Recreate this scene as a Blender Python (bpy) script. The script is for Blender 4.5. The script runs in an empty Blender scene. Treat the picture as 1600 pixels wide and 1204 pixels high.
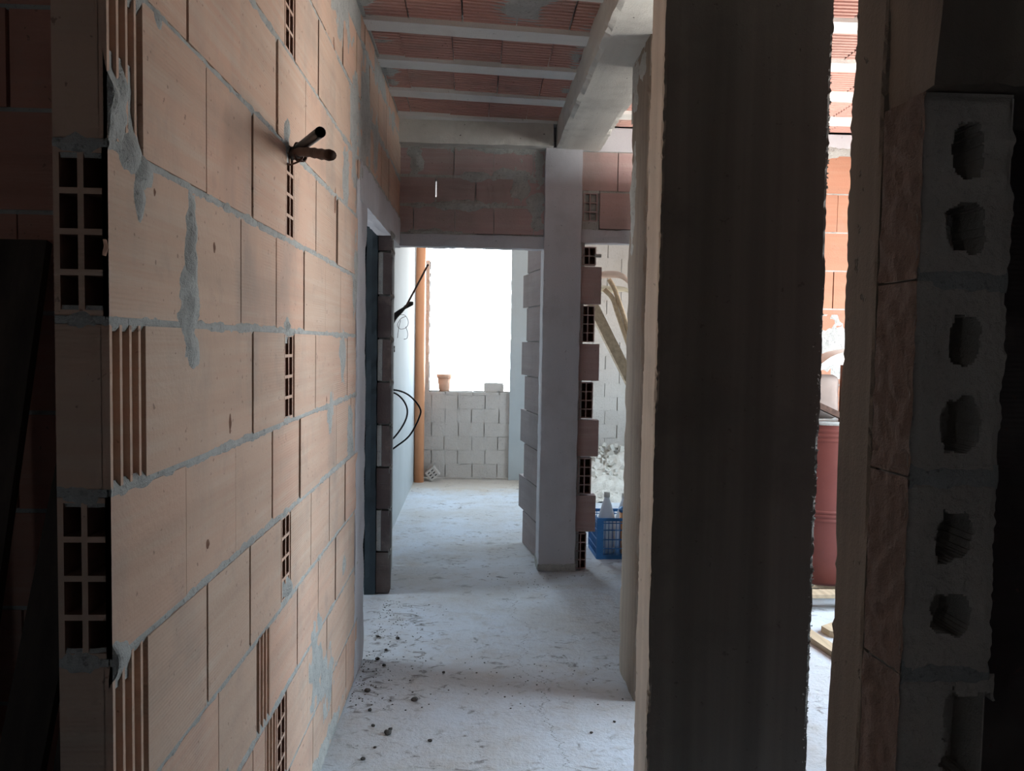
import bpy, bmesh, math, random
from mathutils import Vector, Matrix, noise
rng = random.Random(11)
SC = bpy.context.scene
COL = SC.collection
PI = math.pi

# ---------------------------------------------------------------- camera
F = 1240.0
cam_d = bpy.data.cameras.new('camera')
cam = bpy.data.objects.new('camera', cam_d)
COL.objects.link(cam)
cam_d.sensor_width = 36.0
cam_d.lens = F / 1600.0 * 36.0
cam_d.clip_start = 0.02
CAMPOS = Vector((0, 0, 1.56))
CM = Matrix.Rotation(-math.radians(2.683), 4, 'Z') @ Matrix.Rotation(PI / 2 - math.radians(3.0), 4, 'X') @ Matrix.Rotation(0.017, 4, 'Z')
cam.matrix_world = Matrix.Translation(CAMPOS) @ CM
SC.camera = cam


def P(x, y, ax, v):
    """the point where the sight line through photo pixel (x, y) meets a real plane of the place"""
    d = CM.to_3x3() @ Vector(((x - 800) / F, -(y - 602) / F, -1))
    i = 'XYZ'.index(ax)
    return CAMPOS + d * ((v - CAMPOS[i]) / d[i])


# ---------------------------------------------------------------- materials
class NT:
    def __init__(s, name):
        s.m = bpy.data.materials.new(name)
        s.m.use_nodes = True
        s.t = s.m.node_tree
        s.b = s.t.nodes['Principled BSDF']
        s.co = s.n('ShaderNodeTexCoord').outputs['Object']

    def n(s, typ, **kw):
        nd = s.t.nodes.new(typ)
        for k, v in kw.items():
            setattr(nd, k, v)
        return nd

    def put(s, sock, v):
        if v is None:
            return
        if isinstance(v, bpy.types.NodeSocket):
            s.t.links.new(v, sock)
        else:
            if sock.type == 'RGBA' and len(v) == 3:
                v = (*v, 1)
            sock.default_value = v

    def math(s, op, a, b=None, c=None, clamp=False):
        nd = s.n('ShaderNodeMath', operation=op)
        nd.use_clamp = clamp
        s.put(nd.inputs[0], a)
        s.put(nd.inputs[1], b)
        if c is not None:
            s.put(nd.inputs[2], c)
        return nd.outputs[0]

    def map(s, scale=(1, 1, 1), loc=(0, 0, 0), co=None):
        nd = s.n('ShaderNodeMapping')
        s.put(nd.inputs['Vector'], co or s.co)
        nd.inputs['Scale'].default_value = scale
        nd.inputs['Location'].default_value = loc
        return nd.outputs[0]

    def noise(s, scale, detail=4, rough=.55, co=None, dist=0):
        nd = s.n('ShaderNodeTexNoise')
        s.put(nd.inputs['Vector'], co or s.co)
        nd.inputs['Scale'].default_value = scale
        nd.inputs['Detail'].default_value = detail
        nd.inputs['Roughness'].default_value = rough
        nd.inputs['Distortion'].default_value = dist
        return nd.outputs['Fac']

    def ramp(s, f, a, b):
        nd = s.n('ShaderNodeMapRange')
        s.put(nd.inputs['Value'], f)
        nd.inputs['From Min'].default_value = a
        nd.inputs['From Max'].default_value = b
        return nd.outputs['Result']

    def mix(s, f, a, b, mode='MIX'):
        nd = s.n('ShaderNodeMix', data_type='RGBA', blend_type=mode)
        s.put(nd.inputs[0], f)
        s.put(nd.inputs[6], a)
        s.put(nd.inputs[7], b)
        return nd.outputs[2]

    def tone(s):
        return s.n('ShaderNodeAttribute', attribute_name='tone').outputs['Fac']

    def out(s, col, rough=.9, bump=None, dist=.004, strength=.6):
        s.put(s.b.inputs['Base Color'], col)
        s.put(s.b.inputs['Roughness'], rough)
        s.b.inputs['Specular IOR Level'].default_value = .25
        if bump is not None:
            b = s.n('ShaderNodeBump')
            s.put(b.inputs['Height'], bump)
            b.inputs['Distance'].default_value = dist
            b.inputs['Strength'].default_value = strength
            s.t.links.new(b.outputs[0], s.b.inputs['Normal'])
        return s.m


def m_brick(name, c1, c2, c3, comb=1.0):
    """fired clay: per-brick tone, pale bloom, drawn horizontal striations"""
    t = NT(name)
    base = t.mix(t.tone(), c1, c2)
    streak = t.noise(1.0, 3, .6, co=t.map((1.6, 1.6, 42)))
    cloud = t.noise(3.1, 4, .6)
    bloom = t.math('MULTIPLY', t.ramp(streak, .42, .66), t.ramp(cloud, .3, .7), clamp=True)
    col = t.mix(t.math('MULTIPLY', bloom, .75), base, c3)
    band = t.ramp(t.noise(1.0, 3, .55, co=t.map((.9, .9, 12), (2, 5, 1))), .45, .68)
    col = t.mix(t.math('MULTIPLY', band, .3), col, tuple(x * .66 for x in c1))
    dirt = t.ramp(t.noise(7.0, 6, .65), .56, .78)
    col = t.mix(t.math('MULTIPLY', dirt, .45), col, (.30, .25, .21))
    grime = t.math('MULTIPLY', t.ramp(t.noise(1.7, 5, .6, co=t.map((1, 1.5, .8), (3, 1, 2))), .52, .72), .5, clamp=True)
    col = t.mix(grime, col, (.27, .25, .225))
    pock = t.ramp(t.noise(60, 2, .5), .70, .74)
    col = t.mix(t.math('MULTIPLY', pock, .6), col, (.16, .10, .08))
    w = t.n('ShaderNodeTexWave', wave_type='BANDS', bands_direction='Z')
    t.put(w.inputs['Vector'], t.co)
    w.inputs['Scale'].default_value = 40
    w.inputs['Distortion'].default_value = .6
    h = t.math('MULTIPLY', w.outputs['Fac'], t.ramp(t.noise(2.3, 2), .47, .68))
    h = t.math('ADD', t.math('MULTIPLY', h, comb), t.math('MULTIPLY', t.noise(90, 4), .7))
    return t.out(col, .92, h, .003, .7)


def m_concrete(name, c1, c2, stain, boards=(14, 14, .35), pores=.5):
    """board-formed concrete: long stains along the boards, pores, fine grit"""
    t = NT(name)
    lines = t.noise(1.0, 3, .55, co=t.map(boards))
    col = t.mix(t.ramp(lines, .3, .72), c1, c2)
    col = t.mix(t.math('MULTIPLY', t.ramp(t.noise(3.2, 6, .65), .5, .75), .6), col, stain)
    pore = t.ramp(t.noise(38, 3, .6), .68, .73)
    col = t.mix(t.math('MULTIPLY', pore, pores), col, (.07, .065, .06))
    h = t.math('ADD', t.math('MULTIPLY', lines, .8), t.math('MULTIPLY', t.noise(120, 5, .7), .55))
    h = t.math('SUBTRACT', h, t.math('MULTIPLY', pore, .6))
    return t.out(col, .93, h, .005, .8)


def m_mortar(name, c1, c2):
    t = NT(name)
    n1 = t.noise(14, 6, .7)
    col = t.mix(t.ramp(n1, .3, .7), c1, c2)
    col = t.mix(t.math('MULTIPLY', t.ramp(t.noise(75, 3), .6, .7), .5), col, (.12, .115, .11))
    return t.out(col, .96, t.math('ADD', n1, t.noise(150, 4, .7)), .006, .9)


def m_block(name, c1, c2, c3, grit=70):
    t = NT(name)
    col = t.mix(t.tone(), c1, c2)
    col = t.mix(t.math('MULTIPLY', t.ramp(t.noise(4, 5, .65), .45, .7), .6), col, c3)
    g = t.noise(grit, 5, .75)
    col = t.mix(t.math('MULTIPLY', t.ramp(g, .58, .72), .35), col, (.12, .11, .10))
    return t.out(col, .95, g, .008, .9)


def m_plain(name, c, rough=.6, var=.15, scale=12, bump=.0, metal=0, stretch=(1, 1, 1), c2=None):
    t = NT(name)
    f = t.noise(scale, 5, .6, co=t.map(stretch))
    dark = c2 or tuple(max(0, x * (1 - 2.2 * var)) for x in c)
    col = t.mix(t.ramp(f, .35, .75), c, dark)
    t.b.inputs['Metallic'].default_value = metal
    return t.out(col, rough, f if bump else None, .003, bump)


def m_floor():
    t = NT('dusty_concrete_floor')
    big = t.noise(1.3, 5, .6)
    mid = t.noise(5.5, 6, .68)
    fine = t.noise(42, 5, .7)
    col = t.mix(t.ramp(big, .35, .65), (.55, .605, .68), (.48, .485, .49))
    col = t.mix(t.math('MULTIPLY', t.ramp(mid, .5, .72), .5), col, (.40, .36, .32))
    sx = t.n('ShaderNodeSeparateXYZ')
    t.put(sx.inputs[0], t.co)
    X, Y = sx.outputs[0], sx.outputs[1]
    # brown dust at the foot of the far wall
    far = t.math('MULTIPLY', t.ramp(t.math('ADD', Y, t.math('MULTIPLY', mid, .9)), 8.55, 9.0), .75, clamp=True)
    col = t.mix(far, col, (.50, .42, .33))
    # dark scraped marks, drawn across the passage
    pat = t.noise(1.0, 7, .68, co=t.map((10, 15, 9)), dist=1.2)
    area = t.ramp(t.noise(1.6, 3, .6, co=t.map((1, 1, 1), (4.1, 2.2, 0))), .36, .56)
    dx = t.math('MULTIPLY', t.math('ADD', X, .40), 4.0)
    dy = t.math('MULTIPLY', t.math('SUBTRACT', Y, 3.95), 1.3)
    near = t.math('SUBTRACT', 1.25, t.math('ADD', t.math('MULTIPLY', dx, dx), t.math('MULTIPLY', dy, dy)), clamp=True)
    area = t.math('ADD', area, t.math('MULTIPLY', near, 1.2), clamp=True)
    pat = t.math('ADD', pat, t.math('MULTIPLY', near, .03))
    sp = t.math('MULTIPLY', t.ramp(pat, .56, .66), area, clamp=True)
    col = t.mix(t.math('MULTIPLY', sp, .8), col, (.15, .14, .135))
    spk = t.ramp(t.noise(58, 3, .6), .685, .72)
    col = t.mix(t.math('MULTIPLY', spk, .6), col, (.15, .14, .13))
    # one long hairline crack along the passage
    wob = t.math('MULTIPLY', t.math('SUBTRACT', t.noise(1.0, 6, .7, co=t.map((0, 2.2, 0))), .5), .55)
    line = t.math('ABSOLUTE', t.math('SUBTRACT', X, t.math('ADD', wob, t.math('MULTIPLY_ADD', Y, -.055, .50))))
    crack = t.math('MULTIPLY', t.math('LESS_THAN', line, t.math('MULTIPLY_ADD', fine, .010, -.0032)), t.math('LESS_THAN', Y, 5.0))
    col = t.mix(t.math('MULTIPLY', crack, .65), col, (.12, .115, .11))
    h = t.math('ADD', t.math('MULTIPLY', mid, 1.2), t.math('MULTIPLY', fine, .5))
    h = t.math('SUBTRACT', h, t.math('MULTIPLY', crack, .8))
    return t.out(col, .88, h, .012, .7)


BR = m_brick('pink_clay_brick', (.53, .385, .295), (.58, .375, .28), (.58, .475, .385), .4)
BR_R = m_brick('red_clay_brick_old', (.42, .22, .17), (.48, .24, .18), (.46, .29, .23), .4)
BR_T = m_brick('dusty_grey_brick', (.38, .34, .34), (.42, .355, .345), (.44, .41, .41), .4)
BR_D = m_brick('red_clay_brick', (.42, .315, .305), (.47, .325, .305), (.50, .41, .40), .4)
BR_O = m_brick('orange_clay_brick', (.39, .195, .13), (.42, .215, .14), (.42, .245, .17), .5)
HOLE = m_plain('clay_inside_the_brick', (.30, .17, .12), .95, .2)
CLAY = m_brick('ceiling_clay', (.54, .33, .29), (.60, .35, .30), (.58, .42, .37), .0)
MOR = m_mortar('grey_mortar', (.35, .36, .345), (.48, .49, .47))
CON = m_concrete('board_formed_concrete', (.115, .11, .10), (.17, .16, .145), (.085, .08, .078))  # darkened for the shaded faces of the near column
CON_LIT = m_concrete('lit_side_concrete', (.56, .52, .46), (.72, .67, .59), (.45, .42, .37), (16, 16, .3))  # same concrete as the column front, paler to carry the light on its left side
CON_C = m_concrete('brownish_concrete', (.20, .165, .135), (.29, .245, .20), (.14, .12, .105))
CON_SH = m_plain('shaded_bluish_concrete', (.035, .05, .06), .8, .2, 6, .4)  # shade on the far jamb of the left doorway, put into the colour
BR_SH = m_brick('shade_dark_brick', (.07, .055, .055), (.09, .065, .06), (.09, .075, .075), .4)  # brick darkened for the jamb's shade; also keeps unseen walls from bouncing light
CON_B = m_concrete('beam_concrete', (.56, .56, .52), (.68, .68, .63), (.34, .335, .31), (7, .4, 7), .9)
CON_S = m_concrete('smooth_concrete', (.48, .49, .525), (.58, .585, .615), (.38, .385, .40), (3, 3, .6), .3)
JOI = m_concrete('joist_concrete', (.80, .82, .80), (.72, .74, .72), (.56, .57, .56), (.6, 8, 8), .35)
LAVA = m_block('grey_lava_block', (.56, .52, .46), (.62, .57, .51), (.42, .39, .35), 60)
RUDDY = m_block('ruddy_lava_block', (.22, .16, .13), (.25, .18, .15), (.18, .14, .12), 60)
WHITE = m_block('whitewashed_block', (.52, .48, .445), (.55, .51, .47), (.45, .405, .36), 45)
PLAS = m_plain('white_plaster', (.42, .45, .46), .9, .06, 2.2, .3)
FLOOR = m_floor()
WOOD = m_plain('raw_timber', (.52, .40, .27), .8, .16, 1.0, .4, stretch=(30, 2, 30))
WOOD_D = m_plain('dark_timber', (.075, .058, .048), .85, .25, 1.0, .4, stretch=(18, 18, 1.2))
RUST = m_plain('rusty_steel', (.10, .055, .04), .75, .3, 40, .4)
BLACK = m_plain('black_plastic', (.018, .017, .018), .45, .2, 20)
ORANGE = m_plain('orange_pipe_plastic', (.76, .36, .19), .35, .05, 3)
TERRA = m_plain('terracotta', (.62, .38, .27), .85, .08, 12)
BLUE = m_plain('blue_crate_plastic', (.05, .19, .44), .45, .12, 9)
DRUM = m_plain('red_drum_paint', (.165, .048, .039), .5, .10, 5, .15)
PAPER = m_plain('pale_sack_paper', (.22, .175, .155), .9, .12, 6, .6)
PEACH = m_plain('ruddy_board', (.27, .12, .08), .8, .15, 5, .2)
CREAM = m_plain('cream_tube_plastic', (.66, .60, .46), .5, .06, 8)
PINKT = m_plain('pinkish_tube_plastic', (.68, .50, .40), .5, .06, 8)
WHITEP = m_plain('white_plastic', (.70, .68, .62), .5, .04, 8)
BOTT = NT('milky_bottle_plastic')
BOTT.out((.88, .92, .97), .3)
BOTT.b.inputs['Transmission Weight'].default_value = .3
BOTT.b.inputs['IOR'].default_value = 1.25
BOTT = BOTT.m
LABEL = m_plain('orange_tub_plastic', (.78, .34, .12), .6, .1, 20)
CHIP = m_plain('dark_rubble_chip', (.10, .095, .09), .95, .2, 40, .5)
RUBB = m_block('pale_rubble', (.60, .57, .52), (.70, .67, .61), (.45, .42, .38), 40)


# ---------------------------------------------------------------- mesh building
class Fr:
    """a wall frame: origin, along, up, outward"""
    def __init__(s, o, u, v, w):
        s.o, s.u, s.v, s.w = Vector(o), Vector(u), Vector(v), Vector(w)

    def __call__(s, u, v, w):
        return s.o + s.u * u + s.v * v + s.w * w


ID = Fr((0, 0, 0), (1, 0, 0), (0, 1, 0), (0, 0, 1))


class MB:
    def __init__(s, *mats):
        s.mats = list(mats)
        s.v, s.f, s.mi, s.tn = [], [], [], []

    def face(s, pts, m=0, t=.5):
        k = len(s.v)
        s.v += [tuple(p) for p in pts]
        s.f.append(tuple(range(k, k + len(pts))))
        s.mi.append(m)
        s.tn.append(t)

    def raw(s, vs, fs, m=0, t=.5):
        k = len(s.v)
        s.v += [tuple(p) for p in vs]
        for f in fs:
            s.f.append(tuple(i + k for i in f))
            s.mi.append(m)
            s.tn.append(t)

    def box(s, a, b, m=0, t=.5, fr=ID, skip=()):
        (x0, y0, z0), (x1, y1, z1) = a, b
        c = [fr(x, y, z) for z in (z0, z1) for y in (y0, y1) for x in (x0, x1)]
        fs = {'-z': (0, 2, 3, 1), '+z': (4, 5, 7, 6), '-y': (0, 1, 5, 4), '+y': (2, 6, 7, 3), '-x': (0, 4, 6, 2), '+x': (1, 3, 7, 5)}
        s.raw(c, [f for k, f in fs.items() if k not in skip], m, t)

    def prism(s, pts, d, m=0, t=.5):
        n = len(pts)
        d = Vector(d)
        s.raw([Vector(p) for p in pts] + [Vector(p) + d for p in pts],
              [tuple(range(n))[::-1], tuple(range(n, 2 * n))] + [(i, (i + 1) % n, n + (i + 1) % n, n + i) for i in range(n)], m, t)

    def tube(s, path, r, n=10, m=0, t=.5, cap=True):
        path = [Vector(p) for p in path]
        up = None
        rings = []
        for i, p in enumerate(path):
            d = (path[min(i + 1, len(path) - 1)] - path[max(i - 1, 0)]).normalized()
            if up is None:
                up = Vector((0, 0, 1)) if abs(d.z) < .9 else Vector((1, 0, 0))
            a = d.cross(up).normalized()
            up = a.cross(d).normalized()
            rr = r[i] if isinstance(r, (list, tuple)) else r
            rings.append([p + (a * math.cos(q) + up * math.sin(q)) * rr for q in [2 * PI * k / n for k in range(n)]])
        vs = [p for g in rings for p in g]
        fs = [(i * n + k, i * n + (k + 1) % n, (i + 1) * n + (k + 1) % n, (i + 1) * n + k) for i in range(len(rings) - 1) for k in range(n)]
        if cap:
            fs += [tuple(range(n))[::-1], tuple((len(rings) - 1) * n + k for k in range(n))]
        s.raw(vs, fs, m, t)

    def lathe(s, prof, c, n=28, m=0, t=.5):
        c = Vector(c)
        vs = [c + Vector((r * math.cos(2 * PI * k / n), r * math.sin(2 * PI * k / n), z)) for r, z in prof for k in range(n)]
        fs = [(i * n + k, i * n + (k + 1) % n, (i + 1) * n + (k + 1) % n, (i + 1) * n + k) for i in range(len(prof) - 1) for k in range(n)]
        s.raw(vs, fs, m, t)

    def grid(s, nu, nv, fn, m=0, t=.5):
        vs = [fn(i / nu, j / nv) for j in range(nv + 1) for i in range(nu + 1)]
        w = nu + 1
        s.raw(vs, [(j * w + i, j * w + i + 1, (j + 1) * w + i + 1, (j + 1) * w + i) for j in range(nv) for i in range(nu)], m, t)

    def build(s, name, parent=None, smooth=False, loc=None):
        me = bpy.data.meshes.new(name)
        if loc is not None:
            L = Vector(loc)
            s.v = [tuple(Vector(p) - L) for p in s.v]
        me.from_pydata(s.v, [], s.f)
        for m in s.mats:
            me.materials.append(m)
        me.polygons.foreach_set('material_index', s.mi)
        a = me.attributes.new('tone', 'FLOAT', 'FACE')
        a.data.foreach_set('value', s.tn)
        me.polygons.foreach_set('use_smooth', [smooth] * len(s.f))
        me.update()
        b = bmesh.new()
        b.from_mesh(me)
        bmesh.ops.recalc_face_normals(b, faces=b.faces)
        b.to_mesh(me)
        b.free()
        o = bpy.data.objects.new(name, me)
        COL.objects.link(o)
        if loc is not None:
            o.location = loc
        if parent:
            o.parent = parent
        return o


def tag(o, label, cat=None, group=None, kind=None):
    o['label'] = label
    if cat:
        o['category'] = cat
    if group:
        o['group'] = group
    if kind:
        o['kind'] = kind
    return o


def struct(o, label, cat):
    return tag(o, label, cat, kind='structure')


def empty(name, loc, label, cat, group=None):
    o = bpy.data.objects.new(name, None)
    o.empty_display_size = .05
    COL.objects.link(o)
    o.location = loc
    return tag(o, label, cat, group)


def local(mb, root):
    L = Vector(root.location)
    mb.v = [tuple(Vector(p) - L) for p in mb.v]
    return mb


def nz(p, f, seed=0):
    return noise.noise(Vector(p) * f + Vector((seed * 7.3, seed * 3.1, seed * 5.7)))


# rect minus openings -> pieces
def cut(r, ops):
    out = [r]
    for (a0, a1, b0, b1) in ops:
        nx = []
        for (u0, u1, v0, v1) in out:
            if a1 <= u0 + 1e-5 or a0 >= u1 - 1e-5 or b1 <= v0 + 1e-5 or b0 >= v1 - 1e-5:
                nx.append((u0, u1, v0, v1))
                continue
            if b0 > v0:
                nx.append((u0, u1, v0, b0))
            if b1 < v1:
                nx.append((u0, u1, b1, v1))
            w0, w1 = max(v0, b0), min(v1, b1)
            if a0 > u0:
                nx.append((u0, a0, w0, w1))
            if a1 < u1:
                nx.append((a1, u1, w0, w1))
        out = nx
    return [q for q in out if q[1] - q[0] > .004 and q[3] - q[2] > .004]


def lumpy_strip(mb, fr, u0, u1, v0, v1, m, amp, seed, du=.02, nv=5, f=16, base=0.0):
    """mortar squeezed from a joint: a noisy little relief that sinks below the face at its edges"""
    nu = max(2, int((u1 - u0) / du))

    def fn(a, b):
        u, v = u0 + (u1 - u0) * a, v0 + (v1 - v0) * b
        e = 1 - (2 * b - 1) ** 2
        h = base + amp * (1.5 * e - .95 + .9 * nz((u, v, 0), f, seed) + .5 * nz((u, v, 0), f * 2.7, seed + 1))
        return fr(u, v, h)
    mb.grid(nu, nv, fn, m)


def smear(mb, fr, uc, vc, ru, rv, m, amp, seed, step=.012, f=13, lo=-1e9, hi=1e9):
    """a patch of thrown mortar with an irregular outline"""
    nu, nv = max(4, int(2 * ru / step)), max(4, int(2 * rv / step))

    def fn(a, b):
        x, y = 2 * a - 1, 2 * b - 1
        u, v = uc + ru * x, vc + rv * y
        d = math.sqrt(x * x + y * y)
        h = amp * (1.1 - 1.9 * d + .95 * nz((u, v, 0), f, seed) + .45 * nz((u, v, 0), f * 3, seed + 2))
        return fr(min(hi, max(lo, u)), v, max(-.006, min(h, amp * 1.1)))
    mb.grid(nu, nv, fn, m)


def hole_brick(mb, fr, su, sv, depth, nu, nv, mb_m=0, hole_m=2, web=.009, t=.5, jag=.0):
    """hollow clay brick seen from the end: webs round real tunnels"""
    hw, hh = (su - web * (nu + 1)) / nu, (sv - web * (nv + 1)) / nv
    us = [0] + [x for i in range(nu) for x in (web + i * (hw + web), web + i * (hw + web) + hw)] + [su]
    vs = [0] + [x for j in range(nv) for x in (web + j * (hh + web), web + j * (hh + web) + hh)] + [sv]
    for i in range(len(us) - 1):
        for j in range(len(vs) - 1):
            a, b, c, d = us[i], us[i + 1], vs[j], vs[j + 1]
            if i % 2 == 1 and j % 2 == 1:
                q = [(a, c), (b, c), (b, d), (a, d)]
                for k in range(4):
                    p0, p1 = q[k], q[(k + 1) % 4]
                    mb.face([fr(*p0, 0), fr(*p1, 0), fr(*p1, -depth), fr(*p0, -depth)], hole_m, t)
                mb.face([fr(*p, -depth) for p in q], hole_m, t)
            else:
                mb.face([fr(a, c, 0), fr(b, c, 0), fr(b, d, 0), fr(a, d, 0)], mb_m, t)
    o = [(0, 0), (su, 0), (su, sv), (0, sv)]
    for k in range(4):
        p0, p1 = o[k], o[(k + 1) % 4]
        mb.face([fr(*p0, 0), fr(*p1, 0), fr(*p1, -depth - .01), fr(*p0, -depth - .01)], mb_m, t)
    mb.face([fr(*p, -depth - .01) for p in o], mb_m, t)


def ridge_brick(mb, fr, u0, u1, v0, v1, thick, m=0, n=4, t=.5):
    """brick stood on end: proud vertical ribs over a recessed face"""
    mb.box((u0, v0, -thick), (u1, v1, -.012), m, t * .6, fr)
    L = u1 - u0
    rw = L / (n * 3.2)
    for i in range(n):
        c = u0 + rw / 2 + (L - rw) * i / (n - 1)
        mb.box((c - rw / 2, v0, -.013), (c + rw / 2, v1, 0), m, min(1, t + .25), fr)


def masonry(mb, fr, thick, courses, ops=(), gap=.006, bed=.012, mb_m=0, mo_m=1, core=True, jit=.003, bedw=-.003, back=True):
    """courses: (v0, v1, [joint positions]); bricks stand proud of a recessed mortar core, so open joints read dark"""
    U0, U1 = min(c[2][0] for c in courses), max(c[2][-1] for c in courses)
    V0, V1 = courses[0][0], courses[-1][1]
    for (v0, v1, js) in courses:
        for a, b in zip(js[:-1], js[1:]):
            t = rng.random()
            g = gap * rng.uniform(.3, 1.4)
            w = rng.uniform(-jit, jit)
            for q in cut((a + g / 2, b - g / 2, v0 + bed / 2, v1 - bed / 2), ops):
                mb.box((q[0], q[2], -thick), (q[1], q[3], w), mb_m, t, fr)
        for q in cut((js[0], js[-1], v1 - bed / 2 - .001, v1 + bed / 2 + .001), ops):
            mb.box((q[0], q[2], -thick + .003), (q[1], q[3], bedw), mo_m, .5, fr)
    if core:
        for q in cut((U0, U1, V0, V1), ops):
            mb.box((q[0], q[2], -thick + .02), (q[1], q[3], -.022), mo_m, .5, fr)


def auto_courses(v0, v1, h, u0, u1, L, off=0, jitter=.01):
    out, k, v = [], 0, v0
    while v < v1 - .02:
        e = min(v + h, v1)
        s = u0 + ((off + (L / 2 if k % 2 else 0)) % L)
        js = [u0]
        while s < u1 - .03:
            if s > u0 + .03:
                js.append(s + rng.uniform(-jitter, jitter))
            s += L
        js.append(u1)
        out.append((v, e, js))
        v, k = e, k + 1
    return out


def rough_box(mb, a, b, step, amp, edge, seed=0, m=0, f=9, shear=(0, 0), fr=ID, faces='-x+x-y+y-z+z'):
    """a cast block: gritty faces and crumbled arrises; shared noise keeps the skin closed"""
    a, b = Vector(a), Vector(b)
    s = b - a

    def disp(p):
        d = [min(p[i] - a[i], b[i] - p[i]) for i in range(3)]
        ds = sorted(d)
        near = max(0, 1 - ds[1] / (step * .6))
        q = p + Vector((nz(p, f, seed), nz(p, f, seed + 1), nz(p, f, seed + 2))) * amp
        if near > 0:
            c = (a + b) / 2
            chip = max(0, .35 + .9 * nz(p, 9, seed + 9)) * (.5 + .8 * abs(nz(p, 41, seed + 3)) + .9 * nz(p, 83, seed + 5))
            for i in range(3):
                if d[i] < step * .6:
                    q[i] += edge * near * chip * (1 if c[i] > p[i] else -1)
        q.x += shear[0] * (p.z)
        q.y += shear[1] * (p.z)
        return fr(q.x, q.y, q.z)
    for i, ax in enumerate('xyz'):
        j, k = [(1, 2), (2, 0), (0, 1)][i]
        for sg in '-+':
            if sg + ax not in faces:
                continue
            c = a[i] if sg == '-' else b[i]
            nj, nk = max(1, int(s[j] / step)), max(1, int(s[k] / step))

            def fn(x, y):
                p = Vector((0, 0, 0))
                p[i] = c
                p[j] = a[j] + s[j] * x
                p[k] = a[k] + s[k] * y
                return disp(p)
            mb.grid(nj, nk, fn, m)


# ================================================================ the setting
# ---- floor
mb = MB(FLOOR)
mb.grid(2, 2, lambda a, b: (-3.6 + 7.05 * a, -1.3 + 10.7 * b, 0))
struct(mb.build('floor'), 'dusty grey concrete floor running the length of the unfinished passage', 'floor')

# ---- left partition of hollow clay bricks
LW = Fr((-.5585, 0, 0), (.007, 1, 0), (0, 0, 1), (1, 0, 0))
Z = [.01 + .2625 * k for k in range(13)]


def sh(js):
    return [j + .033 for j in js]


E0, E1 = 1.222, 3.66
ODD = {1: [1.36, 1.68, 2.0, 2.33, 2.66, 3.0, 3.33], 3: [1.36, 1.684, 1.99, 2.11, 2.427, 2.74, 3.07, 3.38],
       5: [1.50, 1.81, 2.13, 2.45, 2.755, 3.09, 3.43], 7: [1.52, 1.853, 2.17, 2.5, 2.84, 3.157, 3.515],
       9: [1.512, 1.84, 2.17, 2.507, 2.84, 3.19, 3.56], 11: [1.51, 1.85, 2.18, 2.5, 2.83, 3.17, 3.5]}
EVEN = {2: [1.305, 1.62, 1.94, 2.06, 2.17, 2.285, 2.57, 2.9, 3.3], 4: [1.308, 1.61, 1.91, 2.22, 2.335, 2.62, 2.94, 3.28],
        6: [1.309, 1.62, 1.94, 2.25, 2.37, 2.675, 3.0, 3.33], 8: [1.30, 1.612, 1.93, 2.265, 2.376, 2.69, 3.07, 3.38],
        10: [1.30, 1.61, 1.93, 2.25, 2.37, 2.70, 3.03, 3.376]}
HB = {2: 2.17, 4: 2.22, 6: 2.25, 8: 2.265, 10: 2.25}
mb = MB(BR, MOR, HOLE)
core_ops = []
plain = []
for k in range(1, 13):
    v0 = Z[k - 1]
    v1 = Z[k] if k < 12 else 3.03
    a, b = v0 + .006, v1 - .006
    if k in ODD:
        js = [E0] + sh(ODD[k]) + [E1]
        # corner brick: its open end looks at the camera
        hole_brick(mb, Fr((LW(E0, a, -.08)), (1, 0, 0), (0, 0, 1), (0, -1, 0)), .08, b - a, .20, 2, 4, 0, 2, t=.35)
        mb.box((E0, a, -.009), (js[1] - .004, b, .0), 0, rng.random(), LW)
        mb.box((E0 + .215, a, -.08), (js[1] - .004, b, -.009), 0, .4, LW)
        core_ops.append((E0, E0 + .23, a - .01, b + .01))
        spec = []
        if k == 3:
            ridge_brick(mb, LW, 2.0 + .033, 2.11 + .027, a, b, .08, 0, 4, .3)
            spec = [(2.023, 2.143)]
        segs = list(zip(js[1:-1], js[2:]))
        for (u0, u1) in segs:
            if any(abs(u0 - x[0]) < .03 for x in spec):
                continue
            g = rng.choice([.005, .008, .011, .015])
            mb.box((u0 + g / 2, a, -.08), (u1 - g / 2, b, rng.uniform(-.003, .003)), 0, rng.random(), LW)
    elif k in EVEN:
        js = [E0] + sh(EVEN[k]) + [E1]
        ridge_brick(mb, LW, E0, js[1] - .01, a, b, .08, 0, 4, .45)
        for (u0, u1) in zip(js[1:-1], js[2:]):
            if abs(u0 - HB[k] - .033) < .002:
                d = u1 - u0 - .016
                hole_brick(mb, Fr(LW(u0 + .014, a, -.002), (0, 1, 0), (0, 0, 1), (1, 0, 0)), d, b - a, .07, 2, 4, 0, 2, t=.6)
                core_ops.append((u0, u1, a, b))
            elif k == 2 and abs(u0 - 2.06 - .033) < .002:
                ridge_brick(mb, LW, u0, u1 - .004, a, b, .08, 0, 4, .3)
            else:
                g = rng.choice([.005, .008, .011, .015])
                mb.box((u0 + g / 2, a, -.08), (u1 - g / 2, b, rng.uniform(-.003, .003)), 0, rng.random(), LW)
    else:
        mb.box((E0, a, -.08), (E1, b, 0), 1, .5, LW)
for q in cut((E0 + .01, E1, 0, 3.03), core_ops):
    mb.box((q[0], q[2], -.07), (q[1], q[3], -.045), 1, .5, LW)
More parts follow.
